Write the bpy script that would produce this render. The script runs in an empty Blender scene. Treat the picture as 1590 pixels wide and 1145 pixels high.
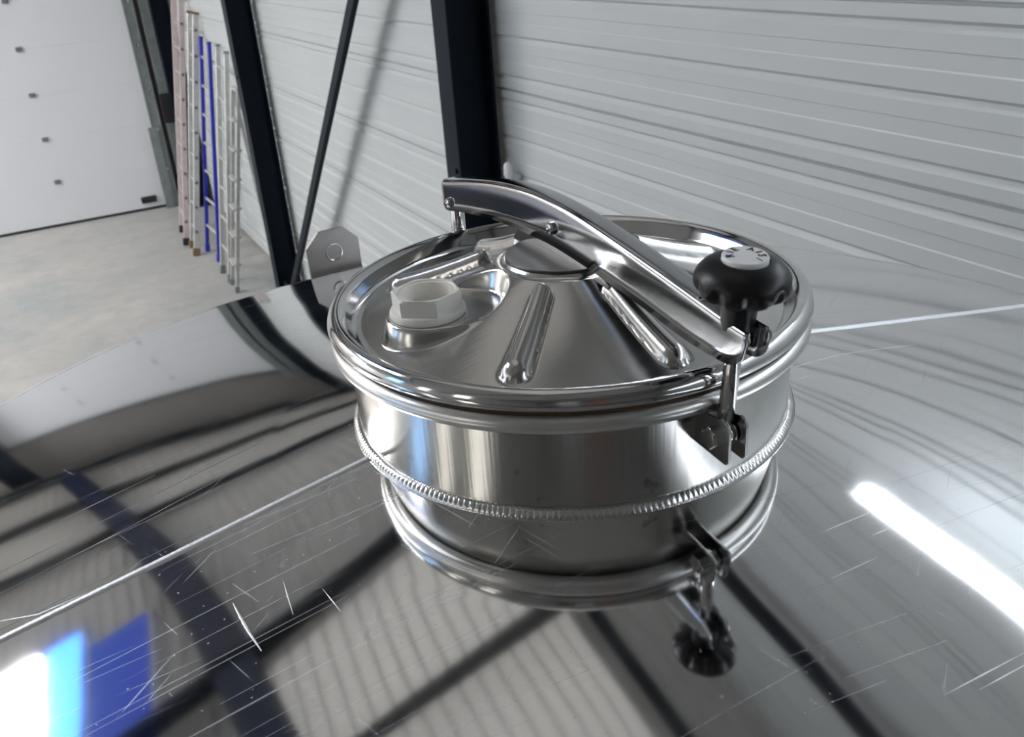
import bpy, bmesh, math, random
from mathutils import Vector, Matrix, noise

scene = bpy.context.scene
COL = scene.collection
PI = math.pi
random.seed(7)

# ------------------------------------------------------------------ camera
CAM_Z = 3.0
cam_data = bpy.data.cameras.new('camera')
cam = bpy.data.objects.new('camera', cam_data)
COL.objects.link(cam)
RT = Vector((0.87678659, -0.47605267, -0.06796427))
UP = Vector((0.26392364, 0.35823611, 0.89555078))
FW = Vector((0.40198208, 0.80314429, -0.43973817))
M = Matrix(((RT.x, UP.x, -FW.x, 0.0), (RT.y, UP.y, -FW.y, 0.0), (RT.z, UP.z, -FW.z, CAM_Z), (0, 0, 0, 1)))
cam.matrix_world = M
cam_data.sensor_width = 36.0
cam_data.sensor_fit = 'HORIZONTAL'
cam_data.lens = 36.0 * 1414.43 / 1590.0
cam_data.clip_start = 0.02
cam_data.clip_end = 100
cam_data.dof.use_dof = True
cam_data.dof.focus_distance = 0.95
cam_data.dof.aperture_fstop = 13.0
scene.camera = cam

# ------------------------------------------------------------------ world, exposure
world = bpy.data.worlds.new('world')
scene.world = world
world.use_nodes = True
wb = world.node_tree.nodes['Background']
wb.inputs[0].default_value = (0.75, 0.85, 1.0, 1)
wb.inputs[1].default_value = 0.6
scene.view_settings.view_transform = 'Standard'
scene.view_settings.look = 'None'
scene.view_settings.gamma = 1.0
scene.view_settings.use_curve_mapping = False
scene.view_settings.exposure = 0.92
PANE_WHITE = 9.0       # daylight through the white rooflights
PANE_BLUE = 2.2         # added strip for the blue glow beside the white rooflight
PANE_SIDE = 7.0         # strip lamp high on the side wall
PANE_REAR = 1.25         # added windows in the unseen opposite wall


# ------------------------------------------------------------------ materials
def new_mat(name):
    m = bpy.data.materials.new(name)
    m.use_nodes = True
    nt = m.node_tree
    return m, nt, nt.nodes['Principled BSDF']


def nd(nt, kind, **kw):
    n = nt.nodes.new(kind)
    for k, v in kw.items():
        setattr(n, k, v)
    return n


def mapping(nt, scale, coord='Object'):
    tc = nd(nt, 'ShaderNodeTexCoord')
    mp = nd(nt, 'ShaderNodeMapping')
    mp.inputs['Scale'].default_value = scale
    nt.links.new(tc.outputs[coord], mp.inputs['Vector'])
    return mp.outputs['Vector']


def noise_tex(nt, vec, scale, detail=3.0, rough=0.55):
    n = nd(nt, 'ShaderNodeTexNoise')
    n.inputs['Scale'].default_value = scale
    n.inputs['Detail'].default_value = detail
    n.inputs['Roughness'].default_value = rough
    nt.links.new(vec, n.inputs['Vector'])
    return n.outputs['Fac']


def ramp(nt, fac, stops):
    r = nd(nt, 'ShaderNodeValToRGB')
    e = r.color_ramp.elements
    while len(e) < len(stops):
        e.new(0.5)
    for el, (p, c) in zip(e, stops):
        el.position = p
        el.color = c if isinstance(c, tuple) else (c, c, c, 1)
    nt.links.new(fac, r.inputs['Fac'])
    return r.outputs['Color']


def bump(nt, bsdf, height, strength, dist=0.01):
    b = nd(nt, 'ShaderNodeBump')
    b.inputs['Strength'].default_value = strength
    b.inputs['Distance'].default_value = dist
    nt.links.new(height, b.inputs['Height'])
    nt.links.new(b.outputs['Normal'], bsdf.inputs['Normal'])


def plain(name, col, rough=0.5, metal=0.0, var=0.06, scale=6.0, bmp=0.0, spec=0.5):
    m, nt, b = new_mat(name)
    b.inputs['Metallic'].default_value = metal
    b.inputs['Roughness'].default_value = rough
    b.inputs['Specular IOR Level'].default_value = spec
    v = mapping(nt, (1, 1, 1))
    f = noise_tex(nt, v, scale)
    lo = tuple(max(0, c * (1 - var)) for c in col) + (1,)
    hi = tuple(min(1, c * (1 + var)) for c in col) + (1,)
    nt.links.new(ramp(nt, f, [(0.3, lo), (0.7, hi)]), b.inputs['Base Color'])
    if bmp:
        bump(nt, b, f, bmp, 0.002)
    return m


def mul(nt, a, b_):
    n = nd(nt, 'ShaderNodeMath', operation='MULTIPLY')
    nt.links.new(a, n.inputs[0])
    if isinstance(b_, float):
        n.inputs[1].default_value = b_
    else:
        nt.links.new(b_, n.inputs[1])
    return n.outputs[0]


def add(nt, a, b_):
    n = nd(nt, 'ShaderNodeMath', operation='ADD')
    nt.links.new(a, n.inputs[0])
    if isinstance(b_, float):
        n.inputs[1].default_value = b_
    else:
        nt.links.new(b_, n.inputs[1])
    return n.outputs[0]


def steel(name, col=(0.60, 0.60, 0.61), rough=0.08, rvar=0.04, streak=None, streak_amt=0.0, scratch=0.0, spots=0.0):
    """stainless steel: streak = mapping scale of the brushing, scratch = amount of fine pale scratches"""
    m, nt, b = new_mat(name)
    b.inputs['Metallic'].default_value = 1.0
    b.inputs['Base Color'].default_value = col + (1,)
    v = mapping(nt, (1, 1, 1))
    cl = noise_tex(nt, v, 9.0, 4.0)
    r = add(nt, mul(nt, cl, 2 * rvar), rough - rvar)
    if streak:
        sv = mapping(nt, streak)
        s = noise_tex(nt, sv, 1.0, 2.0, 0.7)
        r = add(nt, r, mul(nt, s, streak_amt))
        bump(nt, b, s, 0.05, 0.002)
    if spots:
        sp = ramp(nt, noise_tex(nt, v, 60.0, 3.0), [(0.62, 0.0), (0.72, 1.0)])
        big = ramp(nt, noise_tex(nt, v, 12.0, 1.0), [(0.5, 0.0), (0.65, 1.0)])
        k = mul(nt, mul(nt, sp, big), spots)
        mx = nd(nt, 'ShaderNodeMixRGB')
        mx.inputs[1].default_value = col + (1,)
        mx.inputs[2].default_value = (0.2, 0.19, 0.17, 1)
        nt.links.new(k, mx.inputs[0])
        nt.links.new(mx.outputs[0], b.inputs['Base Color'])
    nt.links.new(r, b.inputs['Roughness'])
    if scratch:
        parts = []
        for i, (sc, rot, lo) in enumerate((((0.7, 420, 1), 0.0, 0.745), ((1.6, 420, 1), 0.12, 0.765), ((4.0, 330, 1), -0.6, 0.80), ((5.0, 300, 1), 1.25, 0.80))):
            tc = nd(nt, 'ShaderNodeTexCoord')
            rt = nd(nt, 'ShaderNodeMapping')
            rt.inputs['Rotation'].default_value = (0, 0, rot)
            nt.links.new(tc.outputs['Object'], rt.inputs['Vector'])
            mp = nd(nt, 'ShaderNodeMapping')
            mp.inputs['Scale'].default_value = (sc[0] * 2.2, sc[1], 0.0)
            mp.inputs['Location'].default_value = (i * 7.3, i * 3.1, 0)
            nt.links.new(rt.outputs['Vector'], mp.inputs['Vector'])
            n1 = noise_tex(nt, mp.outputs['Vector'], 1.0, 0.0)
            parts.append(ramp(nt, n1, [(lo, 0.0), (lo + 0.03, 1.0)]))
        specks = ramp(nt, noise_tex(nt, v, 230.0, 1.0), [(0.74, 0.0), (0.78, 1.0)])
        tot = add(nt, add(nt, add(nt, parts[0], parts[1]), add(nt, parts[2], parts[3])), specks)
        cl2 = ramp(nt, noise_tex(nt, v, 3.0, 2.0), [(0.35, 0.15), (0.65, 1.0)])
        fac = mul(nt, mul(nt, tot, cl2), scratch)
        d = nd(nt, 'ShaderNodeBsdfPrincipled')
        d.inputs['Base Color'].default_value = (0.78, 0.80, 0.84, 1)
        d.inputs['Metallic'].default_value = 1.0
        d.inputs['Roughness'].default_value = 0.6
        mix = nd(nt, 'ShaderNodeMixShader')
        out = nt.nodes['Material Output']
        nt.links.new(fac, mix.inputs[0])
        nt.links.new(b.outputs[0], mix.inputs[1])
        nt.links.new(d.outputs[0], mix.inputs[2])
        nt.links.new(mix.outputs[0], out.inputs['Surface'])
    return m


def emit(name, col, strength):
    m, nt, b = new_mat(name)
    b.inputs['Base Color'].default_value = tuple(0.75 * c for c in col) + (1,)
    b.inputs['Emission Color'].default_value = col + (1,)
    b.inputs['Emission Strength'].default_value = strength
    return m


MT = {}
MT['tank'] = steel('polished_tank_steel', (0.80, 0.80, 0.80), 0.06, 0.025, scratch=0.34)
MT['shell'] = steel('tank_shell_steel', (0.58, 0.58, 0.59), 0.15, 0.04)
MT['lid'] = steel('lid_steel', (0.66, 0.655, 0.64), 0.16, 0.04, streak=(3, 120, 3), streak_amt=0.06)
MT['rim'] = steel('lid_rim_steel', (0.66, 0.66, 0.655), 0.10, 0.03)
MT['flange'] = steel('flange_steel', (0.74, 0.735, 0.72), 0.27, 0.05, streak=(3, 3, 260), streak_amt=0.08)
MT['neck'] = steel('neck_steel', (0.62, 0.61, 0.59), 0.16, 0.04, streak=(160, 160, 4), streak_amt=0.08, spots=0.55)
MT['arm'] = steel('arm_steel', (0.50, 0.505, 0.515), 0.11, 0.04)
MT['bright'] = steel('bright_steel', (0.66, 0.66, 0.66), 0.09, 0.03)
MT['bracket'] = steel('bracket_steel', (0.42, 0.42, 0.42), 0.18, 0.04)
MT['lug'] = steel('lug_steel', (0.36, 0.34, 0.325), 0.38, 0.06)
MT['weld'] = steel('weld_steel', (0.66, 0.66, 0.65), 0.24, 0.08)
MT['pad'] = plain('dark_grey_pad', (0.035, 0.037, 0.036), 0.38)
MT['scratch'] = steel('scratched_steel', (0.86, 0.87, 0.90), 0.55, 0.05)
MT['black'] = plain('black_plastic', (0.005, 0.005, 0.006), 0.36, 0, 0.15, 90, 0.08, 0.4)
MT['white_pl'] = plain('white_plastic', (0.90, 0.885, 0.83), 0.42, 0, 0.02)
MT['cap'] = plain('cap_grey_white', (0.85, 0.86, 0.87), 0.4, 0, 0.02)
MT['print'] = plain('black_print', (0.01, 0.01, 0.01), 0.5)
MT['gasket'] = plain('brown_gasket', (0.055, 0.030, 0.010), 0.6)
MT['navy'] = plain('navy_paint', (0.0045, 0.009, 0.018), 0.42, 0, 0.2, 3, 0, 0.12)
MT['clad'] = plain('wall_cladding_paint', (0.56, 0.585, 0.585), 0.42, 0, 0.02, 2)
MT['deck'] = plain('roof_deck_paint', (0.62, 0.605, 0.585), 0.45, 0, 0.08, 1.5)
MT['plaster'] = plain('wall_paint', (0.62, 0.63, 0.63), 0.6, 0, 0.04, 1.5)
MT['galv'] = plain('galvanised_steel', (0.30, 0.33, 0.33), 0.42, 0.7, 0.15, 8)
MT['alu'] = plain('ladder_aluminium', (0.62, 0.62, 0.60), 0.45, 0.55, 0.1, 20)
MT['alu_pink'] = plain('ladder_pinkish_aluminium', (0.62, 0.52, 0.52), 0.5, 0.25, 0.08, 20)
MT['blue'] = plain('blue_paint', (0.012, 0.022, 0.40), 0.4, 0, 0.2, 30)
MT['rubber'] = plain('black_rubber', (0.02, 0.02, 0.025), 0.7)
MT['brown'] = plain('brown_rubber', (0.22, 0.13, 0.07), 0.7)
MT['rung_plug'] = plain('rung_end_grey', (0.16, 0.13, 0.14), 0.6)
MT['white_paint'] = plain('white_gloss_paint', (0.80, 0.80, 0.80), 0.3, 0, 0.02)
MT['pane'] = emit('daylight_pane', (0.97, 0.98, 1.0), PANE_WHITE)
MT['pane_blue'] = emit('blue_glow_pane', (0.06, 0.25, 1.0), PANE_BLUE)
MT['pane_side'] = emit('strip_lamp_diffuser', (0.86, 0.92, 1.0), PANE_SIDE)
MT['pane_fill'] = emit('fill_light_pane', (1.0, 0.99, 0.97), 13.0)
MT['pane_dim'] = emit('dim_blue_glow_pane', (0.04, 0.11, 0.7), 0.15)
MT['pane_slat'] = emit('deck_glow_pane', (1.0, 0.97, 0.92), 0.13)
MT['pane_band'] = emit('added_blue_window', (0.35, 0.60, 1.0), PANE_REAR)
MT['terracotta'] = plain('terracotta_paint', (0.40, 0.16, 0.12), 0.5)
MT['far_wall'] = plain('far_wall_paint', (0.27, 0.25, 0.235), 0.6)
MT['blue_steel'] = plain('blue_steel_paint', (0.006, 0.014, 0.055), 0.4)
MT['skip'] = plain('added_skip_paint', (0.012, 0.026, 0.075), 0.5)
MT['dark_wall'] = plain('dark_wall_paint', (0.24, 0.235, 0.225), 0.6)
MT['pane_rear'] = emit('added_window_glow', (1.0, 0.96, 0.88), PANE_REAR)

# sectional door: white sheet with fine horizontal lining
m, nt, b = new_mat('door_sheet')
b.inputs['Base Color'].default_value = (0.78, 0.79, 0.82, 1)
b.inputs['Roughness'].default_value = 0.5
w = nd(nt, 'ShaderNodeTexWave', wave_type='BANDS', bands_direction='Z')
w.inputs['Scale'].default_value = 18.0
w.inputs['Distortion'].default_value = 0.0
nt.links.new(mapping(nt, (1, 1, 1)), w.inputs['Vector'])
bump(nt, b, w.outputs['Fac'], 0.12, 0.004)
MT['door'] = m

# concrete floor
m, nt, b = new_mat('concrete_floor')
v = mapping(nt, (1, 1, 1))
f1 = noise_tex(nt, v, 0.9, 6.0, 0.65)
f2 = noise_tex(nt, v, 5.0, 6.0, 0.7)
c1 = ramp(nt, f1, [(0.32, (0.36, 0.38, 0.375, 1)), (0.52, (0.44, 0.43, 0.41, 1)), (0.7, (0.51, 0.485, 0.46, 1))])
c2 = ramp(nt, f2, [(0.3, 0.80), (0.7, 1.0)])
mx = nd(nt, 'ShaderNodeMixRGB', blend_type='MULTIPLY')
mx.inputs[0].default_value = 1.0
nt.links.new(c1, mx.inputs[1])
nt.links.new(c2, mx.inputs[2])
nt.links.new(mx.outputs[0], b.inputs['Base Color'])
b.inputs['Roughness'].default_value = 0.42
MT['floor'] = m


# ------------------------------------------------------------------ helpers
def link(name, verts, faces, mat, parent=None, sharp=40.0, smooth=True):
    me = bpy.data.meshes.new(name)
    me.from_pydata(verts, [], faces)
    bm = bmesh.new()
    bm.from_mesh(me)
    bmesh.ops.recalc_face_normals(bm, faces=bm.faces)
    bm.to_mesh(me)
    bm.free()
    return link_mesh(name, me, mat, parent, sharp, smooth)


def link_mesh(name, me, mat, parent=None, sharp=40.0, smooth=True):
    if mat is not None and not me.materials:
        me.materials.append(MT[mat])
    if smooth:
        me.polygons.foreach_set('use_smooth', [True] * len(me.polygons))
        me.set_sharp_from_angle(angle=math.radians(sharp))
    o = bpy.data.objects.new(name, me)
    COL.objects.link(o)
    if parent is not None:
        o.parent = parent
    return o


def empty(name, loc=(0, 0, 0)):
    o = bpy.data.objects.new(name, None)
    o.empty_display_size = 0.1
    o.location = loc
    COL.objects.link(o)
    return o


def tag(o, label, cat, group=None):
    o['label'] = label
    o['category'] = cat
    if group:
        o['group'] = group
    return o


def structure(o, label=None):
    o['kind'] = 'structure'
    if label:
        o['label'] = label
    return o


def bevel_mesh(me, width, segs=2):
    bm = bmesh.new()
    bm.from_mesh(me)
    bmesh.ops.bevel(bm, geom=list(bm.edges), offset=width, segments=segs, profile=0.5, affect='EDGES', clamp_overlap=True)
    bm.to_mesh(me)
    bm.free()


def weighted(o, bev):
    if bev:
        w_ = o.modifiers.new('weighted_normals', 'WEIGHTED_NORMAL')
        w_.keep_sharp = True
        w_.weight = 100
    return o


def box_vf(lo, hi):
    x0, y0, z0 = lo
    x1, y1, z1 = hi
    v = [(x0, y0, z0), (x1, y0, z0), (x1, y1, z0), (x0, y1, z0), (x0, y0, z1), (x1, y0, z1), (x1, y1, z1), (x0, y1, z1)]
    f = [(0, 3, 2, 1), (4, 5, 6, 7), (0, 1, 5, 4), (1, 2, 6, 5), (2, 3, 7, 6), (3, 0, 4, 7)]
    return v, f


def box(name, lo, hi, mat, parent=None, bev=0.0):
    v, f = box_vf(lo, hi)
    me = bpy.data.meshes.new(name)
    me.from_pydata(v, [], f)
    if bev:
        bevel_mesh(me, bev)
    return weighted(link_mesh(name, me, mat, parent, 60 if bev else 35), bev)


def prism(name, outline, axis, a0, a1, mat, parent=None, bev=0.0, sharp=35):
    """outline of 2D points extruded along an axis ('x','y','z') from a0 to a1"""
    def pt(p, a):
        if axis == 'x':
            return (a, p[0], p[1])
        if axis == 'y':
            return (p[0], a, p[1])
        return (p[0], p[1], a)
    n = len(outline)
    v = [pt(p, a0) for p in outline] + [pt(p, a1) for p in outline]
    f = [tuple(range(n)), tuple(range(2 * n - 1, n - 1, -1))] + [(i, (i + 1) % n, n + (i + 1) % n, n + i) for i in range(n)]
    me = bpy.data.meshes.new(name)
    me.from_pydata(v, [], f)
    bm = bmesh.new()
    bm.from_mesh(me)
    bmesh.ops.recalc_face_normals(bm, faces=bm.faces)
    if bev:
        bmesh.ops.bevel(bm, geom=list(bm.edges), offset=bev, segments=2, profile=0.5, affect='EDGES', clamp_overlap=True)
    bm.to_mesh(me)
    bm.free()
    return weighted(link_mesh(name, me, mat, parent, 60 if bev else sharp), bev)


def lathe(name, prof, mat, parent=None, segs=64, center=(0, 0, 0), closed=False, sharp=40, axis=None, rfun=None, cap=False):
    """profile of (r, z) turned round the z axis (or a given axis direction)"""
    n = len(prof)
    v = []
    for (r, z) in prof:
        for k in range(segs):
            a = 2 * PI * k / segs
            rr = rfun(r, z, a) if rfun else r
            v.append((rr * math.cos(a), rr * math.sin(a), z))
    f = []
    for i in range(n if closed else n - 1):
        j = (i + 1) % n
        for k in range(segs):
            k2 = (k + 1) % segs
            f.append((i * segs + k, i * segs + k2, j * segs + k2, j * segs + k))
    if cap:
        f.append(tuple(range(segs - 1, -1, -1)))
        f.append(tuple((n - 1) * segs + k for k in range(segs)))
    if axis is not None:
        q = Vector((0, 0, 1)).rotation_difference(Vector(axis).normalized())
        v = [tuple(q @ Vector(p)) for p in v]
    c = Vector(center)
    v = [tuple(Vector(p) + c) for p in v]
    return link(name, v, f, mat, parent, sharp)


def bar(name, p, q, w, h, mat, parent=None, side=(0, 0, 1), bev=0.0):
    """rectangular bar from p to q; w across, h along the side hint"""
    p, q = Vector(p), Vector(q)
    d = (q - p).normalized()
    s = Vector(side)
    u = (s - d * s.dot(d)).normalized()
    t = d.cross(u)
    v = []
    for e in (p, q):
        for a, b_ in ((-1, -1), (1, -1), (1, 1), (-1, 1)):
            v.append(tuple(e + t * (a * w / 2) + u * (b_ * h / 2)))
    f = [(0, 1, 2, 3), (7, 6, 5, 4), (0, 4, 5, 1), (1, 5, 6, 2), (2, 6, 7, 3), (3, 7, 4, 0)]
    me = bpy.data.meshes.new(name)
    me.from_pydata(v, [], f)
    bm = bmesh.new()
    bm.from_mesh(me)
    bmesh.ops.recalc_face_normals(bm, faces=bm.faces)
    bm.to_mesh(me)
    bm.free()
    if bev:
        bevel_mesh(me, bev, 1)
    return link_mesh(name, me, mat, parent, 35)


def rod(name, p, q, r, mat, parent=None, segs=24, r2=None):
    p, q = Vector(p), Vector(q)
    L = (q - p).length
    r2 = r if r2 is None else r2
    e = min(r, r2) * 0.12
    return lathe(name, [(r - e, 0), (r, e), (r2, L - e), (r2 - e, L)], mat, parent, segs, p, axis=(q - p), cap=True, sharp=50)


def hexbolt(name, pos, axis, rad, h, mat, parent=None, rot=0.0):
    n = Vector(axis).normalized()
    a = n.orthogonal().normalized()
    if abs(n.z) < 0.9:
        a = (Vector((0, 0, 1)) - n * n.z).normalized()
    bb = n.cross(a)
    pos = Vector(pos)
    v, rings = [], [(rad, 0.0), (rad, h * 0.82), (rad * 0.86, h), (rad * 0.55, h * 1.02)]
    for (r, z) in rings:
        for k in range(6):
            t = rot + k * PI / 3
            v.append(tuple(pos + n * z + (a * math.cos(t) + bb * math.sin(t)) * r))
    f = [tuple(range(5, -1, -1))]
    for i in range(3):
        for k in range(6):
            k2 = (k + 1) % 6
            f.append((i * 6 + k, i * 6 + k2, (i + 1) * 6 + k2, (i + 1) * 6 + k))
    f.append(tuple(18 + k for k in range(6)))
    return link(name, v, f, mat, parent, 25)


# ================================================================== THE HALL
X_WALL = 1.92
Y_DOOR = 12.337
X0, Y0 = -9.0, -9.0
H = 6.05

structure(box('floor', (X0, Y0, -0.1), (X_WALL + 0.1, Y_DOOR + 0.2, 0.0), 'floor'), 'grey beige concrete floor of the hall')

# side wall of horizontal sheet panels, each with its grooves and its joint
wall_r = structure(box('wall_right', (X_WALL + 0.03, Y0, 0.0), (X_WALL + 0.13, Y_DOOR + 0.2, H), 'clad'),
                   'light grey wall of horizontal ribbed panels')
PAN = 0.4295
JOINT_Z = CAM_Z - 0.662


def panel_mesh(h):
    pr = [(0.0, 0.014), (0.0035, 0.014), (0.006, 0.0)]
    for g in (0.044, 0.205, 0.368):
        pr += [(g - 0.006, 0.0), (g + 0.003, 0.011), (g + 0.007, 0.011), (g + 0.022, 0.0)]
        if g < 0.3:
            pr += [(g + 0.062, 0.0), (g + 0.064, 0.002), (g + 0.104, 0.002), (g + 0.108, 0.0)]
    pr += [(PAN - 0.006, 0.0), (PAN - 0.0035, 0.014), (PAN, 0.014)]
    pr = [p for p in pr if p[0] <= h]
    ya, yb = Y0, Y_DOOR + 0.15
    v, f = [], []
    for dz, dp in pr:
        v += [(dp, ya, -dz), (dp, yb, -dz)]
    for i in range(len(pr) - 1):
        f.append((2 * i, 2 * i + 1, 2 * i + 3, 2 * i + 2))
    n = len(v)
    v += [(0.03, ya, 0.0), (0.03, yb, 0.0), (0.03, ya, -pr[-1][0]), (0.03, yb, -pr[-1][0])]
    f += [(0, n, n + 1, 1), (n - 2, n - 1, n + 3, n + 2), (n, n + 2, n + 3, n + 1)]
    me = bpy.data.meshes.new('panel')
    me.from_pydata(v, [], f)
    bm = bmesh.new()
    bm.from_mesh(me)
    bmesh.ops.recalc_face_normals(bm, faces=bm.faces)
    bm.to_mesh(me)
    bm.free()
    me.materials.append(MT['clad'])
    return me


pm = panel_mesh(PAN)
zt = JOINT_Z
while zt + PAN < H:
    zt += PAN
while zt > 0.02:
    h = min(PAN, zt)
    o = link_mesh('panel', pm if h == PAN else panel_mesh(h), None, wall_r, 12)
    o.location = (X_WALL, 0, zt)
    zt -= PAN

# walls at the far door, on the other side and behind the camera
wall_f = structure(box('wall_far', (X0, Y_DOOR + 0.07, 0), (X_WALL + 0.03, Y_DOOR + 0.2, H), 'far_wall'), 'pale wall around the sectional door')
structure(box('wall_left', (X0 - 0.12, Y0, 0), (X0, Y_DOOR + 0.2, H), 'plaster'), 'pale far side wall of the hall')
structure(box('wall_rear', (X0, Y0 - 0.12, 0), (X_WALL + 0.1, Y0, H), 'dark_wall'), 'dark wall behind the camera')

# ceiling: ribbed roof deck
v, f = [], []
x = X0
pts = []
while x < X_WALL + 0.1:
    for dx, dz in ((0.0, 0.0), (0.055, 0.0), (0.065, 0.02), (0.11, 0.02)):
        pts.append((min(x + dx, X_WALL + 0.12), H + dz))
    x += 0.12
for (px, pz) in pts:
    v += [(px, Y0, pz), (px, Y_DOOR + 0.2, pz)]
for i in range(len(pts) - 1):
    f.append((2 * i, 2 * i + 1, 2 * i + 3, 2 * i + 2))
structure(link('ceiling', v, f, 'deck', None, 10), 'ribbed pale roof deck')


def i_beam(name, p, q, depth, width, side, mat='navy', parent=None, tf=0.012, tw=0.01):
    """I section from p to q; side = direction of the section depth"""
    p, q = Vector(p), Vector(q)
    d = (q - p).normalized()
    s = Vector(side)
    u = (s - d * s.dot(d)).normalized()
    t = d.cross(u)
    a, b_ = depth / 2, width / 2
    out = [(-b_, -a), (b_, -a), (b_, -a + tf), (tw / 2, -a + tf), (tw / 2, a - tf), (b_, a - tf), (b_, a), (-b_, a), (-b_, a - tf), (-tw / 2, a - tf), (-tw / 2, -a + tf), (-b_, -a + tf)]
    n = len(out)
    v = [tuple(e + t * x_ + u * y_) for e in (p, q) for (x_, y_) in out]
    f = [tuple(range(n)), tuple(range(2 * n - 1, n - 1, -1))] + [(i, (i + 1) % n, n + (i + 1) % n, n + i) for i in range(n)]
    return link(name, v, f, mat, parent, 20)


# columns along the side wall (I sections, web across the hall)
XC = (1.68 + 1.885) / 2
DC = 1.885 - 1.68
for (yc, lab) in ((3.797, 'thick navy black steel column behind the lid handle'),
                  (8.035, 'navy black steel column beside the stored ladders'),
                  (12.07, 'dark navy steel column in the corner beside the white door')):
    root = empty('steel_column', (XC, yc, 0))
    i_beam('profile', (0, 0, 0), (0, 0, H - 0.3), DC, 0.147, (1, 0, 0), 'navy', root)
    box('base_plate', (-0.12, -0.09, 0.0), (0.12, 0.09, 0.015), 'navy', root, 0.002)
    for zz in (0.6, 2.0):
        hexbolt('bolt', (-DC / 2, -0.03, zz), (-1, 0, 0), 0.012, 0.008, 'navy', root)
    tag(root, lab, 'column', 'columns along the ribbed wall')

# diagonal wind brace from the near column's top to the far column's foot
root = empty('diagonal_brace', (1.72, 7.8, 0))
b0, b1 = Vector((1.725, 7.84, 0.06)), Vector((1.725, 3.90, 3.73))
loc = Vector(root.location)
i_off = Vector((0, 0, 0))
bar('angle_leg', b0 - loc, b1 - loc, 0.068, 0.012, 'navy', root, (1, 0, 0))
dd = (b1 - b0).normalized()
nn = dd.cross(Vector((1, 0, 0))).normalized()
bar('angle_leg', b0 - loc + nn * 0.034 + Vector((0.03, 0, 0)), b1 - loc + nn * 0.034 + Vector((0.03, 0, 0)), 0.012, 0.06, 'navy', root, (1, 0, 0))
box('gusset_plate', (-0.006, -0.02, 0.0), (0.006, 0.10, 0.22), 'navy', root, 0.002)
tag(root, 'slanting navy black brace crossing the ribbed wall between two columns', 'brace')

# roof steel seen in the polished tank
ZR = H - 0.06
for (yy, lab) in ((-4.70, 'dark roof beam across the hall far behind the camera'), (-0.44, 'dark roof beam across the hall above the camera'),
                  (3.80, 'dark roof beam on the column behind the lid handle'), (8.04, 'dark roof beam on the column beside the ladders'),
                  (12.15, 'dark roof beam above the white sectional door')):
    o = i_beam('roof_beam', (X0, yy, ZR - 0.14), (1.885, yy, ZR - 0.10), 0.20, 0.10, (0, 0, 1))
    tag(o, lab, 'beam', 'beams across the roof')
for (p, q, dpt, wd, lab) in (((-6.0, 2.50, ZR - 0.12), (1.36, 2.50, ZR - 0.12), 0.10, 0.08, 'slim dark purlin across the roof in front of the second roof beam'),
                             ((1.36, 2.50, ZR - 0.12), (1.36, -8.9, ZR - 0.12), 0.10, 0.08, 'slim dark purlin running along the roof near the ribbed wall'),
                             ((-6.0, 10.3, ZR - 0.03), (1.85, 10.3, ZR - 0.03), 0.14, 0.14, 'slim dark purlin across the roof above the ladders'),
                             ((-1.95, 11.9, ZR - 0.12), (-0.62, 2.7, ZR - 0.12), 0.16, 0.26, 'broad blue diagonal brace under the roof deck')):
    o = i_beam('roof_purlin', p, q, dpt, wd, (0, 0, 1), 'blue_steel' if wd > 0.2 else 'navy')
    tag(o, lab, 'beam')
o = i_beam('eaves_beam', (1.80, 3.7, 4.80), (1.80, -8.9, 4.80), 0.08, 0.07, (0, 0, 1))
tag(o, 'dark horizontal eaves beam high on the ribbed wall', 'beam')
o = i_beam('door_post', (-2.40, 12.15, 0), (-2.40, 12.15, ZR - 0.3), 0.34, 0.20, (1, 0, 0))
tag(o, 'dark steel post at the far edge of the white door', 'column')


# rooflight lit by the sky, strip lamp, and added glowing panes and windows
def pane_z(name, x0, x1, y0, y1, z, mat, n, lab):
    w_ = structure(box(name, (x0, y0, z - 0.03), (x1, y1, z - 0.012), mat), lab)
    fr = 0.04
    for (a, b_) in (((x0 - fr, y0 - fr), (x1 + fr, y0)), ((x0 - fr, y1), (x1 + fr, y1 + fr)), ((x0 - fr, y0), (x0, y1)), ((x1, y0), (x1 + fr, y1))):
        box('window_frame', (a[0], a[1], z - 0.04), (b_[0], b_[1], z), 'plaster', w_)
    return w_


pane_z('window_1', -3.5, -2.16, 3.2, 5.95, H, 'pane', 1, 'white glowing rooflight over the floor')
pane_z('window_2', -2.12, -1.86, 3.2, 5.95, H, 'pane_blue', 1, 'bright blue strip added for the glow beside the white rooflight')  # added glowing strip: blue halo next to the white rooflight
pane_z('window_3', -1.80, -1.36, 3.2, 5.6, H, 'pane_dim', 1, 'dim blue strip added to fade out the blue glow')  # added fainter strip where the blue halo fades out
pane_z('window_7', -7.8, -4.4, 8.2, 11.8, H, 'pane_fill', 1, 'wide white rooflight added to brighten the white door and ribbed wall')  # added fill source for the door, wall grooves and floor
w8 = structure(box('window_8', (-0.72, -0.25, H - 0.012), (1.26, 3.68, H), 'plaster'), 'faintly glowing slats added under the deck to brighten its reflection')  # added glow that lifts the deck's reflection in front of the neck
for i in range(16):
    box('pane', (-0.71 + i * 0.123, -0.24, H - 0.04), (-0.71 + i * 0.123 + 0.095, 3.67, H - 0.012), 'pane_slat', w8, 0.008)
lamp = empty('strip_lamp', (1.66, -2.55, 3.40))
box('housing', (-0.045, -3.60, 0.035), (0.045, 3.60, 0.085), 'plaster', lamp, 0.004)
box('diffuser', (-0.030, -3.58, -0.020), (0.030, 3.58, 0.036), 'pane_side', lamp, 0.010)
for yy in (-3.2, 0.0, 3.2):
    box('wall_arm', (0.0, yy - 0.02, 0.085), (0.259, yy + 0.02, 0.11), 'galv', lamp)
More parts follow.
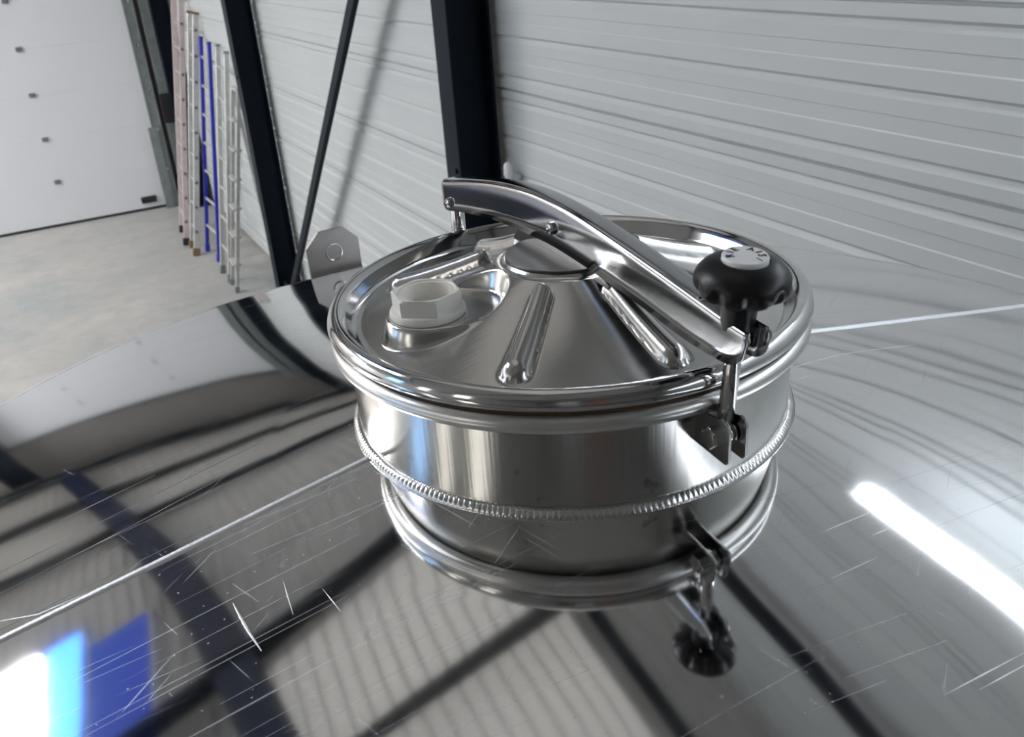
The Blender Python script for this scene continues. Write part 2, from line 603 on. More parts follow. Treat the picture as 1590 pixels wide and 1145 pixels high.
tag(lamp, 'long white strip lamp mounted high along the ribbed wall', 'lamp')
for i, (ya, yb, za, zb, mt) in enumerate(((-2.1, -0.9, 2.6, 5.7, 'pane_rear'), (1.2, 2.0, 2.6, 5.7, 'pane_rear'), (3.6, 5.2, 2.6, 5.7, 'pane_band'))):  # added unseen panes, placed for the bright and blue bands on the neck
    w_ = structure(box('window_%d' % (4 + i), (X0, ya, za), (X0 + 0.03, yb, zb), mt), 'tall bright window added in the unseen opposite wall for bands in the neck')
    box('window_frame', (X0, ya - 0.08, za - 0.08), (X0 + 0.05, ya, zb + 0.08), 'navy', w_)
    box('window_frame', (X0, yb, za - 0.08), (X0 + 0.05, yb + 0.08, zb + 0.08), 'navy', w_)
structure(box('red_stripe_slab', (-3.6, Y0, 0.0), (-2.2, Y0 + 0.05, 5.6), 'terracotta'), 'tall reddish slab added at the rear wall for a stripe in the neck')  # added slab, only there for the pinkish stripe reflected in the neck
structure(box('pale_stripe_slab', (-6.6, Y0, 0.0), (-4.6, Y0 + 0.05, 5.6), 'door'), 'tall white slab added at the rear wall for a pale band in the neck')  # added slab for a lighter reflected stripe

# ------------------------------------------------------------------ sectional door
SEC = 0.511
DX0, DX1 = -2.18, 1.47
door = structure(box('door_1', (DX0, Y_DOOR + 0.03, 0.03), (DX1, Y_DOOR + 0.05, 0.03 + 9 * SEC), 'door'), 'white sectional overhead door')
for i in range(9):
    box('panel', (DX0, Y_DOOR, 0.0305 + i * SEC), (DX1, Y_DOOR + 0.03, 0.0295 + (i + 1) * SEC), 'door', door, 0.001)
    if i:
        for hx in (0.205, -1.0):
            box('hinge', (hx - 0.035, Y_DOOR - 0.018, 0.005 + i * SEC), (hx + 0.035, Y_DOOR, 0.055 + i * SEC), 'galv', door, 0.006)
box('bottom_seal', (DX0, Y_DOOR - 0.005, 0.0), (DX1, Y_DOOR + 0.03, 0.033), 'rubber', door, 0.003)
box('handle', (1.09, Y_DOOR - 0.03, 0.095), (1.275, Y_DOOR, 0.175), 'rubber', door, 0.008)

structure(box('trim_1', (DX0 - 0.05, Y_DOOR - 0.06, 4.62), (DX1 + 0.05, Y_DOOR + 0.07, 4.70), 'navy'), 'dark lintel strip over the white door')
root = empty('door_rail', (1.47, 12.25, 0))
box('track', (-0.055, 0.0, 0.0), (0.055, 0.08, 5.0), 'galv', root, 0.004)
box('track_lip', (-0.062, -0.012, 0.0), (-0.045, 0.0, 5.0), 'galv', root, 0.002)
box('track_lip', (0.045, -0.02, 0.0), (0.06, 0.0, 5.0), 'galv', root, 0.002)
for i in range(1, 9):
    hexbolt('roller_bolt', (0.0, -0.004, 0.26 * i * 1.9), (0, -1, 0), 0.022, 0.02, 'bright', root)
box('cover_plate', (-0.11, -0.03, 0.0), (0.0, -0.012, 1.02), 'galv', root, 0.003)
tag(root, 'grey galvanised guide rail with bolts at the white door edge', 'rail')

root = empty('door_frame_post', (1.62, 12.2, 0))
box('channel', (-0.035, 0.02, 0.0), (0.09, 0.12, 5.0), 'galv', root, 0.003)
box('edge_strip', (0.075, -0.03, 0.0), (0.10, 0.02, 5.0), 'alu', root, 0.003)
box('spring_box', (-0.05, -0.03, 1.05), (0.07, 0.02, 1.40), 'rubber', root, 0.008)
tag(root, 'grey steel door frame channel with a pale edge and black box', 'door frame')

# dark blue skip added out of view to darken reflections in the bright steel
root = empty('added_skip', (-3.3, 5.3, 0))
prism('body', [(-1.55, 0.12), (1.55, 0.12), (1.75, 1.55), (-1.75, 1.55)], 'x', -1.45, 1.45, 'skip', root, 0.01)
for sx in (-1, 1):
    for yy in (-1.2, -0.6, 0.0, 0.6, 1.2):
        box('rib', (sx * 1.45 - 0.05, yy - 0.05, 0.14), (sx * 1.45 + 0.05, yy + 0.05, 1.5), 'skip', root, 0.008)
    bar('top_rail', (sx * 1.46, -1.78, 1.55), (sx * 1.46, 1.78, 1.55), 0.10, 0.10, 'skip', root, (0, 0, 1), 0.01)
    bar('runner', (sx * 0.9, -1.4, 0.06), (sx * 0.9, 1.4, 0.06), 0.12, 0.12, 'skip', root, (0, 0, 1), 0.01)
tag(root, 'unseen dark blue skip added to darken reflections in the lever arm', 'skip')

# white conduit with rounded top beside the near column
root = empty('conduit_pipe', (1.862, 3.61, 0))
lathe('pipe', [(0.021, 0.0), (0.021, 2.01), (0.017, 2.028), (0.009, 2.037), (0.001, 2.04)], 'white_paint', root, 20)
box('label_strip', (-0.0235, -0.006, 1.90), (-0.020, 0.006, 1.98), 'galv', root)
box('clip', (-0.024, -0.026, 1.55), (0.055, 0.026, 1.57), 'white_paint', root, 0.002)
tag(root, 'white pipe with a rounded end beside the thick column', 'pipe')


# ------------------------------------------------------------------ ladders
def ladder(name, ba, bb, ta, tb, rail_m, rung_m, foot_m, n, w, h, label, ext=None, plug=False, group='ladders leaning on the ribbed wall'):
    base = (Vector(ba) + Vector(bb)) / 2
    root = empty(name, base)
    ba, bb, ta, tb = (Vector(p) - base for p in (ba, bb, ta, tb))
    side = (bb - ba).normalized()
    for p, q in ((ba, ta), (bb, tb)):
        bar('rail', p + (q - p).normalized() * 0.03, q, h, w, rail_m, root, side, 0.003)
        bar('foot', p, p + (q - p).normalized() * 0.08, h * 1.25, w * 1.6, foot_m, root, side, 0.004)
        bar('end_cap', q, q + (q - p).normalized() * 0.025, h * 1.1, w * 1.2, foot_m, root, side, 0.003)
    for k in range(1, n + 1):
        t = k / (n + 0.6)
        a, c_ = ba.lerp(ta, t), bb.lerp(tb, t)
        rod('rung', a, c_, 0.014, rung_m, root, 10)
        if plug:
            for e, s in ((a, -1), (c_, 1)):
                e2 = e + side * (s * w / 2)
                rod('rung_plug', e2 - side * (s * 0.004), e2 + side * (s * 0.006), 0.016, 'rung_plug', root, 10)
    return tag(root, label, 'ladder', group)


ladder('extension_ladder', (1.27, 10.42, 0), (1.33, 10.98, 0), (1.89, 10.95, 2.66), (1.89, 11.42, 2.66), 'alu_pink', 'alu', 'rubber', 10, 0.03, 0.06,
       'tall pinkish aluminium ladder nearest the white door', plug=True)
ladder('ladder', (1.29, 9.95, 0), (1.31, 10.27, 0), (1.88, 10.42, 2.36), (1.88, 10.72, 2.36), 'alu', 'alu', 'brown', 9, 0.028, 0.06,
       'grey aluminium ladder with brown feet between the pinkish ladder and the blue one', plug=True)
ladder('ladder', (1.45, 9.57, 0), (1.42, 10.02, 0), (1.87, 9.96, 2.10), (1.87, 10.34, 2.13), 'blue', 'alu', 'blue', 7, 0.032, 0.036,
       'ladder with bright blue rails leaning on the ribbed wall')
ladder('ladder', (1.40, 8.84, 0), (1.40, 9.18, 0), (1.88, 9.28, 2.06), (1.88, 9.62, 2.10), 'alu', 'alu', 'galv', 7, 0.026, 0.045,
       'grey aluminium ladder between the blue ladder and the stepladder', plug=False)


def stepladder(ba, bb, ta, tb, ra, rb, n, label):
    base = (Vector(ba) + Vector(bb)) / 2
    root = empty('stepladder', base)
    ba, bb, ta, tb, ra, rb = (Vector(p) - base for p in (ba, bb, ta, tb, ra, rb))
    side = (bb - ba).normalized()
    for p, q in ((ba, ta), (bb, tb)):
        bar('rail', p, q, 0.035, 0.022, 'alu', root, side, 0.002)
        bar('foot', p - Vector((0, 0, 0.0)), p + (q - p).normalized() * 0.06, 0.042, 0.034, 'galv', root, side, 0.003)
    for p, q in ((ra, ta), (rb, tb)):
        bar('rear_rail', p, q, 0.035, 0.02, 'alu', root, side, 0.002)
    for k in range(1, n + 1):
        t = k / (n + 1.0)
        bar('tread', ba.lerp(ta, t), bb.lerp(tb, t), 0.075, 0.022, 'alu', root, (0, 0, 1), 0.002)
    for t in (0.2, 0.55):
        bar('cross_brace', ra.lerp(ta, t), rb.lerp(tb, t), 0.022, 0.02, 'alu', root, (0, 0, 1))
    bar('cross_brace', ra.lerp(ta, 0.2), rb.lerp(tb, 0.55), 0.018, 0.012, 'alu', root, (0, 0, 1))
    bar('top_bar', ta, tb, 0.05, 0.03, 'alu', root, (0, 0, 1), 0.003)
    return tag(root, label, 'stepladder', 'ladders leaning on the ribbed wall')


stepladder((1.39, 8.50, 0), (1.40, 8.76, 0), (1.78, 8.56, 1.82), (1.78, 8.78, 1.82), (1.86, 8.48, 0), (1.86, 8.80, 0), 6,
           'folded aluminium stepladder standing beside the column')

# ================================================================== THE TANK
C = Vector((0.42765, 0.72405, CAM_Z - 0.32168))     # centre of the lid
tank = empty('storage_tank', (C.x, C.y, 0))
tag(tank, 'polished stainless steel tank with a round hinged manway lid', 'tank')
ZL = C.z            # lid level; parts below are given relative to the lid centre


def tz(r, a=0.0):
    """height of the top: a cone whose near half is pressed a little fuller"""
    rc = min(r, 0.81)
    u = rc - 0.217
    z = -0.122 - 0.176 * u
    if math.sin(a) < 0:
        z += (0.061 * u - 0.085 * u * u) * math.sin(a) ** 2
    if r > 0.81:
        t = (r - 0.81) / 0.05
        z -= 0.19 * (r - 0.81) + 0.022 * (1 - math.sqrt(max(0.0, 1 - t * t * 0.999)))
    return z


def wav(x, y):
    p = Vector((x * 3.2 + 3.7, y * 3.2 + 1.3, 0.3))
    q = Vector((x * 8.5 + 8.1, y * 8.5 - 2.2, 4.3))
    return 0.0016 * noise.noise(p) + 0.00022 * noise.noise(q)


def off(v, d):
    return [(p[0] + d[0], p[1] + d[1], p[2] + d[2]) for p in v]


def top_plate(a0, a1):
    na, rr = 300, [0.20 + 0.61 * i / 150 for i in range(151)] + [0.81 + 0.05 * math.sin(i / 14 * PI / 2) for i in range(1, 15)]
    v, f = [], []
    for r in rr:
        for k in range(na + 1):
            a = a0 + (a1 - a0) * k / na
            x, y = r * math.cos(a), r * math.sin(a)
            edge = min(1.0, max(0.0, (r - 0.23) / 0.08)) * min(1.0, max(0.0, (0.85 - r) / 0.05))
            v.append((x, y, ZL + tz(r, a) + wav(x, y) * edge))
    n = na + 1
    for i in range(len(rr) - 1):
        for k in range(na):
            f.append((i * n + k, i * n + k + 1, (i + 1) * n + k + 1, (i + 1) * n + k))
    return link('top_plate', v, f, 'tank', tank, 60)


top_plate(0.0, PI)
top_plate(PI, 2 * PI)
zr = ZL + tz(0.86)
lathe('shell', [(0.86, zr), (0.861, zr - 0.01), (0.861, 0.25), (0.83, 0.12), (0.7, 0.10)], 'shell', tank, 128)
for k in range(4):
    a = PI / 4 + k * PI / 2
    rod('leg', (0.72 * math.cos(a), 0.72 * math.sin(a), 0.0), (0.72 * math.cos(a), 0.72 * math.sin(a), 0.14), 0.04, 'shell', tank, 20)


def bead_along(name, path, rad, ripple, pitch, mat, parent, flat=0.6):
    """weld bead: a low ridged strip along a path of (point, normal, across)"""
    v, f = [], []
    ns = 7
    s = 0.0
    for i, (p, nrm, acr) in enumerate(path):
        if i:
            s += (Vector(p) - Vector(path[i - 1][0])).length
        for k in range(ns):
            t = -1 + 2 * k / (ns - 1)
            ph = (s / pitch + 1.7 * t * t + 0.45 * noise.noise(Vector((s * 40, 0, 7)))) % 1.0
            saw = (1 - ph) * min(1, ph * 5)
            jit = 0.25 * noise.noise(Vector((s * 90, t * 1.7, 2)))
            hh = rad * flat * math.sqrt(max(0, 1 - t * t)) * (1 + ripple * (saw - 0.5) + jit * ripple)
            v.append(tuple(Vector(p) + Vector(acr) * (t * rad * (1 + 0.12 * noise.noise(Vector((s * 60, 5, 1))))) + Vector(nrm) * hh))
    m_ = len(path)
    for i in range(m_ - 1):
        for k in range(ns - 1):
            f.append((i * ns + k, i * ns + k + 1, (i + 1) * ns + k + 1, (i + 1) * ns + k))
    return link(name, v, f, mat, parent, 55)


for sgn in (-1, 1):
    path = []
    n = 420
    for i in range(n + 1):
        r = 0.222 + (0.812 - 0.222) * i / n
        y = 0.0015 * noise.noise(Vector((r * 6 * sgn, 2, 0)))
        path.append(((sgn * r, y, ZL + tz(r) + wav(sgn * r, 0) * min(1.0, max(0.0, (r - 0.23) / 0.08)) - 0.0006), (0.17 * sgn, 0, 1), (0, 1, 0)))
    bead_along('seam_weld', path, 0.0042, 0.12, 0.006, 'scratch', tank, 0.7)
path = []
for i in range(721):
    a = 2 * PI * i / 720
    path.append(((0.812 * math.cos(a), 0.812 * math.sin(a), ZL + tz(0.812, a) - 0.001), (0.17 * math.cos(a), 0.17 * math.sin(a), 1), (math.cos(a), math.sin(a), -0.17)))
bead_along('rim_weld', path, 0.003, 0.3, 0.006, 'weld', tank, 0.4)

# long pale scratches on the polished top
for wd, pts in ((0.0022, [(-0.38, -0.1), (-0.379, -0.118), (-0.377, -0.141), (-0.374, -0.164)]), (0.0012, [(-0.56, 0.030), (-0.524, 0.010), (-0.483, 0.006)]),
                (0.0008, [(0.006, -0.455), (0.046, -0.456), (0.094, -0.457)]), (0.0007, [(0.03, -0.463), (0.09, -0.464)]), (0.0007, [(0.048, -0.303), (0.104, -0.303)]),
                (0.0010, [(0.082, -0.324), (0.107, -0.324)]), (0.0006, [(0.017, -0.344), (0.065, -0.344)]), (0.0010, [(0.232, -0.083), (0.307, -0.072), (0.434, -0.072)]),
                (0.0008, [(0.206, -0.109), (0.238, -0.105)]), (0.0007, [(-0.315, -0.134), (-0.311, -0.167)]), (0.0007, [(-0.339, -0.105), (-0.343, -0.145)]),
                (0.0006, [(-0.58, 0.067), (-0.439, 0.078), (-0.319, 0.093)]), (0.0006, [(-0.58, 0.014), (-0.47, 0.015), (-0.372, 0.016)]), (0.0006, [(-0.535, 0.149), (-0.402, 0.158)]),
                (0.0005, [(-0.56, 0.105), (-0.30, 0.125)])):
    v, f = [], []
    fine = []
    for (xa, ya), (xb, yb) in zip(pts, pts[1:]):
        for i in range(12):
            fine.append((xa + (xb - xa) * i / 12, ya + (yb - ya) * i / 12))
    fine.append(pts[-1])
    for i, (x, y) in enumerate(fine):
        xn, yn = fine[min(i + 1, len(fine) - 1)]
        xp, yp = fine[max(i - 1, 0)]
        dv = Vector((xn - xp, yn - yp)).normalized()
        hw = wd / 2 * (0.25 + 0.75 * math.sin(PI * (i + 0.5) / len(fine))) * (0.8 + 0.4 * random.random())
        for sg in (-1, 0, 1):
            qx, qy = x - dv.y * hw * sg, y + dv.x * hw * sg
            r = math.hypot(qx, qy)
            edge = min(1.0, max(0.0, (r - 0.23) / 0.08)) * min(1.0, max(0.0, (0.85 - r) / 0.05))
            v.append((qx, qy, ZL + tz(r, math.atan2(qy, qx)) + wav(qx, qy) * edge + (0.0003 if sg == 0 else 0.00005)))
    for i in range(len(fine) - 1):
        for k in (0, 1):
            f.append((i * 3 + k, i * 3 + k + 1, i * 3 + k + 4, i * 3 + k + 3))
    link('scratch', v, f, 'scratch', tank, 80)

# ---- neck with its rolled flange, weld and gasket
neck = lathe('neck', [(0.217, ZL - 0.127), (0.217, ZL - 0.036), (0.212, ZL - 0.036), (0.212, ZL - 0.127)], 'neck', tank, 256, closed=True)
lathe('neck_flange', [(0.2245 + 0.0088 * math.cos(t), ZL - 0.0305 + 0.0085 * math.sin(t)) for t in [2 * PI * i / 24 for i in range(24)]], 'flange', neck, 256, closed=True, sharp=80)
lathe('gasket', [(0.212, ZL - 0.0235), (0.2265, ZL - 0.0240), (0.2272, ZL - 0.0212), (0.2265, ZL - 0.0175), (0.212, ZL - 0.0175)], 'gasket', neck, 192, closed=True)
path = []
NB = 2760
for i in range(NB + 1):
    a = 2 * PI * i / NB
    wob = 0.0008 * noise.noise(Vector((math.cos(a) * 9, math.sin(a) * 9, 1)))
    path.append(((0.2195 * math.cos(a), 0.2195 * math.sin(a), ZL - 0.1205 + wob), (0.75 * math.cos(a), 0.75 * math.sin(a), 0.66), (0.66 * math.cos(a), 0.66 * math.sin(a), -0.75)))
bead_along('neck_weld', path, 0.0066, 0.30, 0.0052, 'weld', neck, 0.5)


# ---- lid: dished cover with pressed ribs and a flat seat for the vent
def dome(r):
    if r < 0.058:
        return 0.0302
    if r < 0.066:
        t = min(1.0, (r - 0.058) / 0.003)
        return 0.0302 - 0.0034 * t
    if r < 0.196:
        t = (r - 0.066) / 0.13
        return 0.0268 - 0.043 * (0.94 * t + 0.06 * math.sin(t * PI / 2) ** 2) - 0.003 * math.sin(PI * t)
    return -0.0162 - 0.0008 * min(1, (r - 0.196) / 0.006)


RIBS = [math.radians(a) for a in (-135, -91, -45, 0, 45, 90, 135)]
NX, NY = -0.146, 0.001


def lid_z(x, y):
    r = math.hypot(x, y)
    z = dome(r)
    for a in RIBS:
        u = x * math.cos(a) + y * math.sin(a)
        w_ = -x * math.sin(a) + y * math.cos(a)
        u0, u1 = 0.086, 0.176
        du = max(u0 - u, 0, u - u1)
        hw = 0.0100 + 0.0030 * min(1, max(0, (u - u0) / (u1 - u0)))
        d = math.hypot(du, w_) / hw
        if d < 1.35:
            k = 1 - d * d if d < 1 else 0.0
            z += 0.0122 * max(1 - d ** 2.2, 0) ** 0.7
            if d >= 0.9:
                z -= 0.0007 * math.exp(-((d - 1.08) / 0.12) ** 2)
    # oval seat pressed level for the vent nut
    ex, ey = (x - (-0.129)) / 0.065, (y - NY) / 0.049
    d = math.hypot(ex, ey)
    seat = 0.0055
    if d < 1.0:
        if d < 0.84:
            z = seat
        else:
            t = (d - 0.84) / 0.16
            t = t * t * (3 - 2 * t)
            z = seat * (1 - t) + z * t
    return z


rr = [0.004 + (0.208 - 0.004) * i / 170 for i in range(171)]
NA = 900
v, f = [], []
for r in rr:
    for k in range(NA):
        a = 2 * PI * k / NA
        x, y = r * math.cos(a), r * math.sin(a)
        v.append((x, y, ZL + lid_z(x, y)))
for i in range(len(rr) - 1):
    for k in range(NA):
        k2 = (k + 1) % NA
        f.append((i * NA + k, i * NA + k2, (i + 1) * NA + k2, (i + 1) * NA + k))
f.append(tuple(range(NA - 1, -1, -1)))
lid = link('lid', v, f, 'lid', tank, 35)
lathe('lid_rim', [(0.2065, ZL - 0.0175), (0.2110, ZL - 0.0130), (0.2155, ZL - 0.0065), (0.2190, ZL - 0.0025), (0.2220, ZL - 0.0005), (0.2250, ZL + 0.0002), (0.2280, ZL - 0.0007), (0.2310, ZL - 0.0032),
                  (0.2330, ZL - 0.0070), (0.2338, ZL - 0.0105), (0.2332, ZL - 0.0140), (0.2312, ZL - 0.0168), (0.2280, ZL - 0.0180),
                  (0.2235, ZL - 0.0180), (0.2235, ZL - 0.0195), (0.2065, ZL - 0.0195)], 'rim', lid, 256, closed=True, sharp=60)

# vent nut: white hexagon on a round collar, hollow
zn = ZL + 0.0058
nut = lathe('vent_nut', [(0.0345, zn), (0.0352, zn + 0.0015), (0.0350, zn + 0.0045), (0.0335, zn + 0.0068), (0.030, zn + 0.0075), (0.023, zn + 0.0075), (0.023, zn)],
            'white_pl', lid, 72, (NX, NY, 0), closed=True, sharp=35)
v, f = [], []
NH = 72
rot = math.radians(22)
z0_, z1_ = zn + 0.0072, zn + 0.0225


def hexr(a, R, roundr=0.0):
    t = (a - rot) % (PI / 3) - PI / 6
    return R * math.cos(PI / 6) / math.cos(t)


prof = [(0, z0_), (0, z1_ - 0.002), (1, z1_), (2, z1_ - 0.0002), (3, z1_ - 0.0015), (4, z1_ - 0.0017), (4, z0_ + 0.0)]
for (kind, z) in prof:
    for k in range(NH):
        a = 2 * PI * k / NH + rot
        R6 = hexr(a, 0.0332)
        R_ = {0: R6, 1: min(R6, 0.0312) - 0.0006, 2: 0.0272, 3: 0.0262, 4: 0.0236}[kind]
        v.append((NX + R_ * math.cos(a), NY + R_ * math.sin(a), z))
n = len(prof)
for i in range(n):
    j = (i + 1) % n
    for k in range(NH):
        k2 = (k + 1) % NH
        f.append((i * NH + k, i * NH + k2, j * NH + k2, j * NH + k))
o = link('hexagon', v, f, 'white_pl', lid, 30)
lathe('vent_bottom', [(0.0240, zn + 0.001), (0.0240, zn + 0.002), (0.001, zn + 0.002)], 'white_pl', lid, 48, (NX, NY, 0))

lathe('centre_pad', [(0.0572, ZL + 0.0295), (0.0572, ZL + 0.0318), (0.0562, ZL + 0.0328), (0.0001, ZL + 0.0329)], 'pad', lid, 96, sharp=35)
# pivot bracket on the middle of the lid
prism('pivot_bracket', [(0.085, ZL + 0.0262), (0.072, ZL + 0.0445), (-0.06, ZL + 0.0455), (-0.092, ZL + 0.028), (-0.092, ZL + 0.0225), (-0.055, ZL + 0.0265)], 'x', -0.0105, 0.0065, 'bracket', lid, 0.0015)

# ---- lever arm: arched channel with rounded back and slotted end
AX = -0.002
TOP = [(0.249, 0.0565), (0.19, 0.0685), (0.128, 0.079), (0.08, 0.0845), (0.03, 0.0872), (-0.01, 0.0855), (-0.05, 0.0822), (-0.12, 0.0722), (-0.183, 0.0618), (-0.230, 0.0535), (-0.274, 0.0465)]
LOW = [(0.249, 0.0205), (0.19, 0.0310), (0.118, 0.0395), (0.08, 0.0412), (0.03, 0.0425), (-0.006, 0.0425), (-0.064, 0.0375), (-0.15, 0.0265), (-0.203, 0.0175), (-0.236, 0.0155), (-0.274, 0.0155)]


def interp(tab, y):
    for (ya, za), (yb, zb) in zip(tab, tab[1:]):
        if ya >= y >= yb:
            t = (ya - y) / (ya - yb)
            return za + (zb - za) * t
    return tab[-1][1] if y < tab[-1][0] else tab[0][1]


def sm(tab, y, w=0.018):
    return sum(interp(tab, max(-0.274, min(0.249, y + d * w))) * k for d, k in ((-1, 0.2), (-0.5, 0.2), (0, 0.2), (0.5, 0.2), (1, 0.2)))


HWD, RC = 0.0125, 0.0062
NYS = 130
secs = []
for i in range(NYS + 1):
    y = 0.249 + (-0.274 - 0.249) * i / NYS
    zt_, zl_ = sm(TOP, y), sm(LOW, y)
    e0, e1 = 0.249 - y, y + 0.274
    if e1 < 0.022:
        zl_ += 0.022 * (1 - math.sqrt(max(0, 1 - ((0.022 - e1) / 0.022) ** 2)))
    if e0 < 0.012:
        zl_ += 0.006 * (1 - math.sqrt(max(0, 1 - ((0.012 - e0) / 0.012) ** 2)))
    zl_ = min(zl_, zt_ - RC - 0.002)
    s_ = [(-HWD, zl_)] + [(-HWD, zl_ + (zt_ - RC - zl_) * q) for q in (0.35, 0.7, 1.0)]
    for q in range(1, 7):
        a = PI - (PI / 2) * q / 6
        s_.append((-HWD + RC + RC * math.cos(a), zt_ - RC + RC * math.sin(a)))
    for q in range(0, 7):
        a = PI / 2 - (PI / 2) * q / 6
        s_.append((HWD - RC + RC * math.cos(a), zt_ - RC + RC * math.sin(a)))
    s_ += [(HWD, zl_ + (zt_ - RC - zl_) * q) for q in (0.7, 0.35)] + [(HWD, zl_)]
    secs.append((y, s_))
v, f = [], []
m_ = len(secs[0][1])
for (y, s_) in secs:
    v += [(AX + p[0], y, ZL + p[1]) for p in s_]
slot = range(7, 12)       # top faces left open over the slot
for i in range(NYS):
    ym = (secs[i][0] + secs[i + 1][0]) / 2
    for k in range(m_ - 1):
        if ym < -0.219 and k in slot:
            continue
        f.append((i * m_ + k, i * m_ + k + 1, (i + 1) * m_ + k + 1, (i + 1) * m_ + k))
arm = link('lever_arm', v, f, 'arm', tank, 50)
so = arm.modifiers.new('thickness', 'SOLIDIFY')
so.thickness = 0.0018
so.offset = -1
for (yy, zz) in ((0.229, 0.034), (-0.005, 0.060)):
    for sx in (-1, 1):
        lathe('pivot_bolt', [(0.0, 0.0), (0.0062, 0.0), (0.0062, 0.0022), (0.0050, 0.0040), (0.0026, 0.0046), (0.0022, 0.0030), (0.0, 0.0030)], 'bright', arm, 20,
              (AX + sx * (HWD + 0.0001), yy, ZL + zz), axis=(sx, 0, 0), sharp=30)
rod('pivot_pin', (AX - HWD, 0.229, ZL + 0.034), (AX + HWD, 0.229, ZL + 0.034), 0.004, 'bright', arm)

# hinge at the back of the neck
rod('hinge_post', (AX, 0.2415, ZL - 0.075), (AX, 0.239, ZL + 0.042), 0.0085, 'bright', tank, 28)
hb = prism('hinge_bracket', [(0.212, ZL - 0.040), (0.262, ZL - 0.040), (0.262, ZL - 0.078), (0.212, ZL - 0.088)], 'x', AX - 0.0125, AX - 0.0095, 'bracket', tank, 0.0008)
prism('hinge_bracket', [(0.212, ZL - 0.040), (0.262, ZL - 0.040), (0.262, ZL - 0.078), (0.212, ZL - 0.088)], 'x', AX + 0.0095, AX + 0.0125, 'bracket', tank, 0.0008)

# ---- clamp bracket, swing bolt and star knob
plate = [(-0.211, -0.0415), (-0.240, -0.0385), (-0.250, -0.0365), (-0.2555, -0.0390), (-0.2575, -0.0445), (-0.2575, -0.071), (-0.2545, -0.0745), (-0.250, -0.0742), (-0.211, -0.0700)]
for x0_, x1_ in ((-0.0115, -0.0085), (0.0055, 0.0085)):
    prism('clamp_plate', [(y, ZL + z) for (y, z) in plate], 'x', x0_, x1_, 'bracket', tank, 0.0006)
PB = Vector((AX, -0.2405, ZL - 0.0545))
sw = empty('swing_bolt')
sw.parent = tank
KD = (Vector((AX, -0.2555, ZL + 0.095)) - PB).normalized()
rod('rod', PB + KD * 0.004, PB + KD * 0.115, 0.0066, 'bright', sw, 32)
lathe('eye', [(0.0040, -0.0062), (0.0095, -0.0062), (0.0102, -0.005), (0.0102, 0.005), (0.0095, 0.0062), (0.0040, 0.0062)], 'bright', sw, 32, PB, axis=(1, 0, 0), closed=True)
hexbolt('hex_head', (-0.0115, PB.y, PB.z), (-1, 0, 0), 0.0098, 0.0068, 'bright', sw, 0.25)
rod('bolt_shank', (-0.0115, PB.y, PB.z), (0.014, PB.y, PB.z), 0.004, 'bright', sw)
hexbolt('lock_nut', (0.0085, PB.y, PB.z), (1, 0, 0), 0.0092, 0.007, 'bright', sw, 0.1)

knob = empty('star_knob')
knob.parent = tank
KC = PB + KD * 0.1225          # underside of the lobed head


def lobes(r, z, a):
    if r < 0.020:
        return r
    k = 0.5 + 0.5 * math.cos(9 * a + 0.3)
    depth = min(1.0, max(0.0, (0.0165 - z) / 0.004))
    return r - 0.0042 * depth * (k ** 2.2)


lathe('knob_head', [(0.012, -0.0005), (0.022, -0.0005), (0.0285, 0.0008), (0.0328, 0.004), (0.0348, 0.0075), (0.0355, 0.0110), (0.0352, 0.0135), (0.0348, 0.0155), (0.0342, 0.0170), (0.0325, 0.0198), (0.0300, 0.0226), (0.0270, 0.0250), (0.0235, 0.0269), (0.0200, 0.0280), (0.0180, 0.0283), (0.0178, 0.0270), (0.001, 0.0270)],
      'black', knob, 216, KC, axis=KD, sharp=50, rfun=lobes)
lathe('knob_collar', [(0.001, -0.0270), (0.0118, -0.0270), (0.0128, -0.0260), (0.0138, 0.0), (0.0138, 0.003)], 'black', knob, 48, KC, axis=KD, sharp=40)
cap = lathe('cap_disc', [(0.0168, 0.0265), (0.0168, 0.0305), (0.0162, 0.0314), (0.00003, 0.0316)], 'cap', knob, 64, KC, axis=KD, sharp=35)

q_ = Vector((0, 0, 1)).rotation_difference(KD)


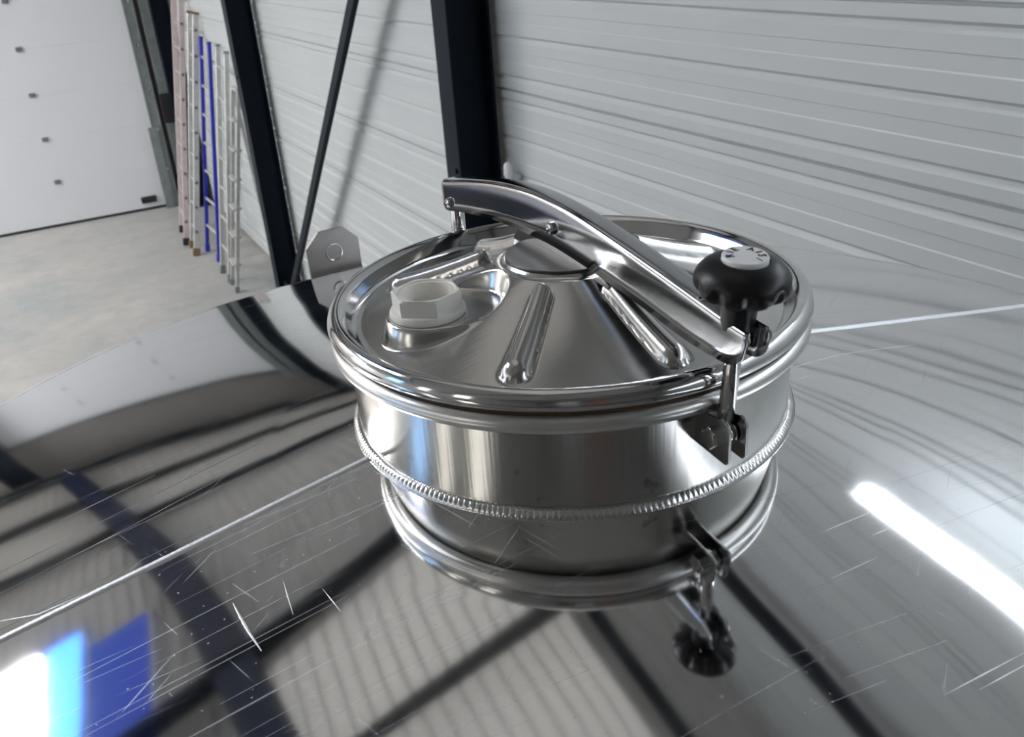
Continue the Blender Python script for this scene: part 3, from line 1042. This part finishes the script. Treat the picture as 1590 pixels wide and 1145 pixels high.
def letter(ch, ang, size=0.0085, rad=0.0112, turn=0.0):
    cu = bpy.data.curves.new('lettering', 'FONT')
    cu.body = ch
    cu.size = size
    cu.align_x = 'CENTER'
    cu.align_y = 'CENTER'
    cu.extrude = 0.00012
    tmp = bpy.data.objects.new('tmp', cu)
    COL.objects.link(tmp)
    dg = bpy.context.evaluated_depsgraph_get()
    me = bpy.data.meshes.new_from_object(tmp.evaluated_get(dg))
    bpy.data.objects.remove(tmp)
    bpy.data.curves.remove(cu)
    a = math.radians(ang)
    mat = Matrix.Translation(KC) @ q_.to_matrix().to_4x4() @ Matrix.Translation((rad * math.cos(a), rad * math.sin(a), 0.03175)) @ Matrix.Rotation(a - PI / 2 + turn, 4, 'Z')
    me.transform(mat)
    me.materials.clear()
    return link_mesh('lettering', me, 'print', knob, 30, False)


# the word runs round the edge of the cap (angles in the cap's plane)
for ch, an in (('R', 157), ('I', 122), ('E', 92), ('A', 30), ('I', -4), ('S', -34), ('/', -74)):
    letter(ch, an)

# ---- lifting lug at the far rim
lug_pts = [(-0.050, -0.246), (-0.050, -0.178), (-0.024, -0.152), (0.024, -0.152), (0.050, -0.178), (0.050, -0.246)]
lug = prism('lifting_lug', [(x, z) for (x, z) in lug_pts], 'y', -0.003, 0.003, 'lug', tank, 0.0008)
lug.location = (0.010, 0.838, ZL)
lug.rotation_euler = (0, 0, math.radians(4))
lathe('lug_hole_rim', [(0.0165, -0.0006), (0.0165, 0.0010), (0.0148, 0.0014), (0.0135, 0.0006), (0.0135, -0.0006)], 'weld', lug, 40, (0, -0.003, -0.195), axis=(0, -1, 0))
lathe('lug_plug', [(0.0138, -0.0005), (0.0138, 0.0004), (0.001, 0.0004)], 'lug', lug, 32, (0, -0.003, -0.195), axis=(0, -1, 0))
path = []
for i in range(101):
    x = -0.05 + 0.1 * i / 100
    path.append(((x, -0.0036, tz(math.hypot(x + 0.01, 0.835)) - 0.001), (0, -0.7, 0.7), (0, -0.7, -0.7)))
bead_along('lug_weld', path, 0.003, 0.5, 0.005, 'weld', lug, 0.6)
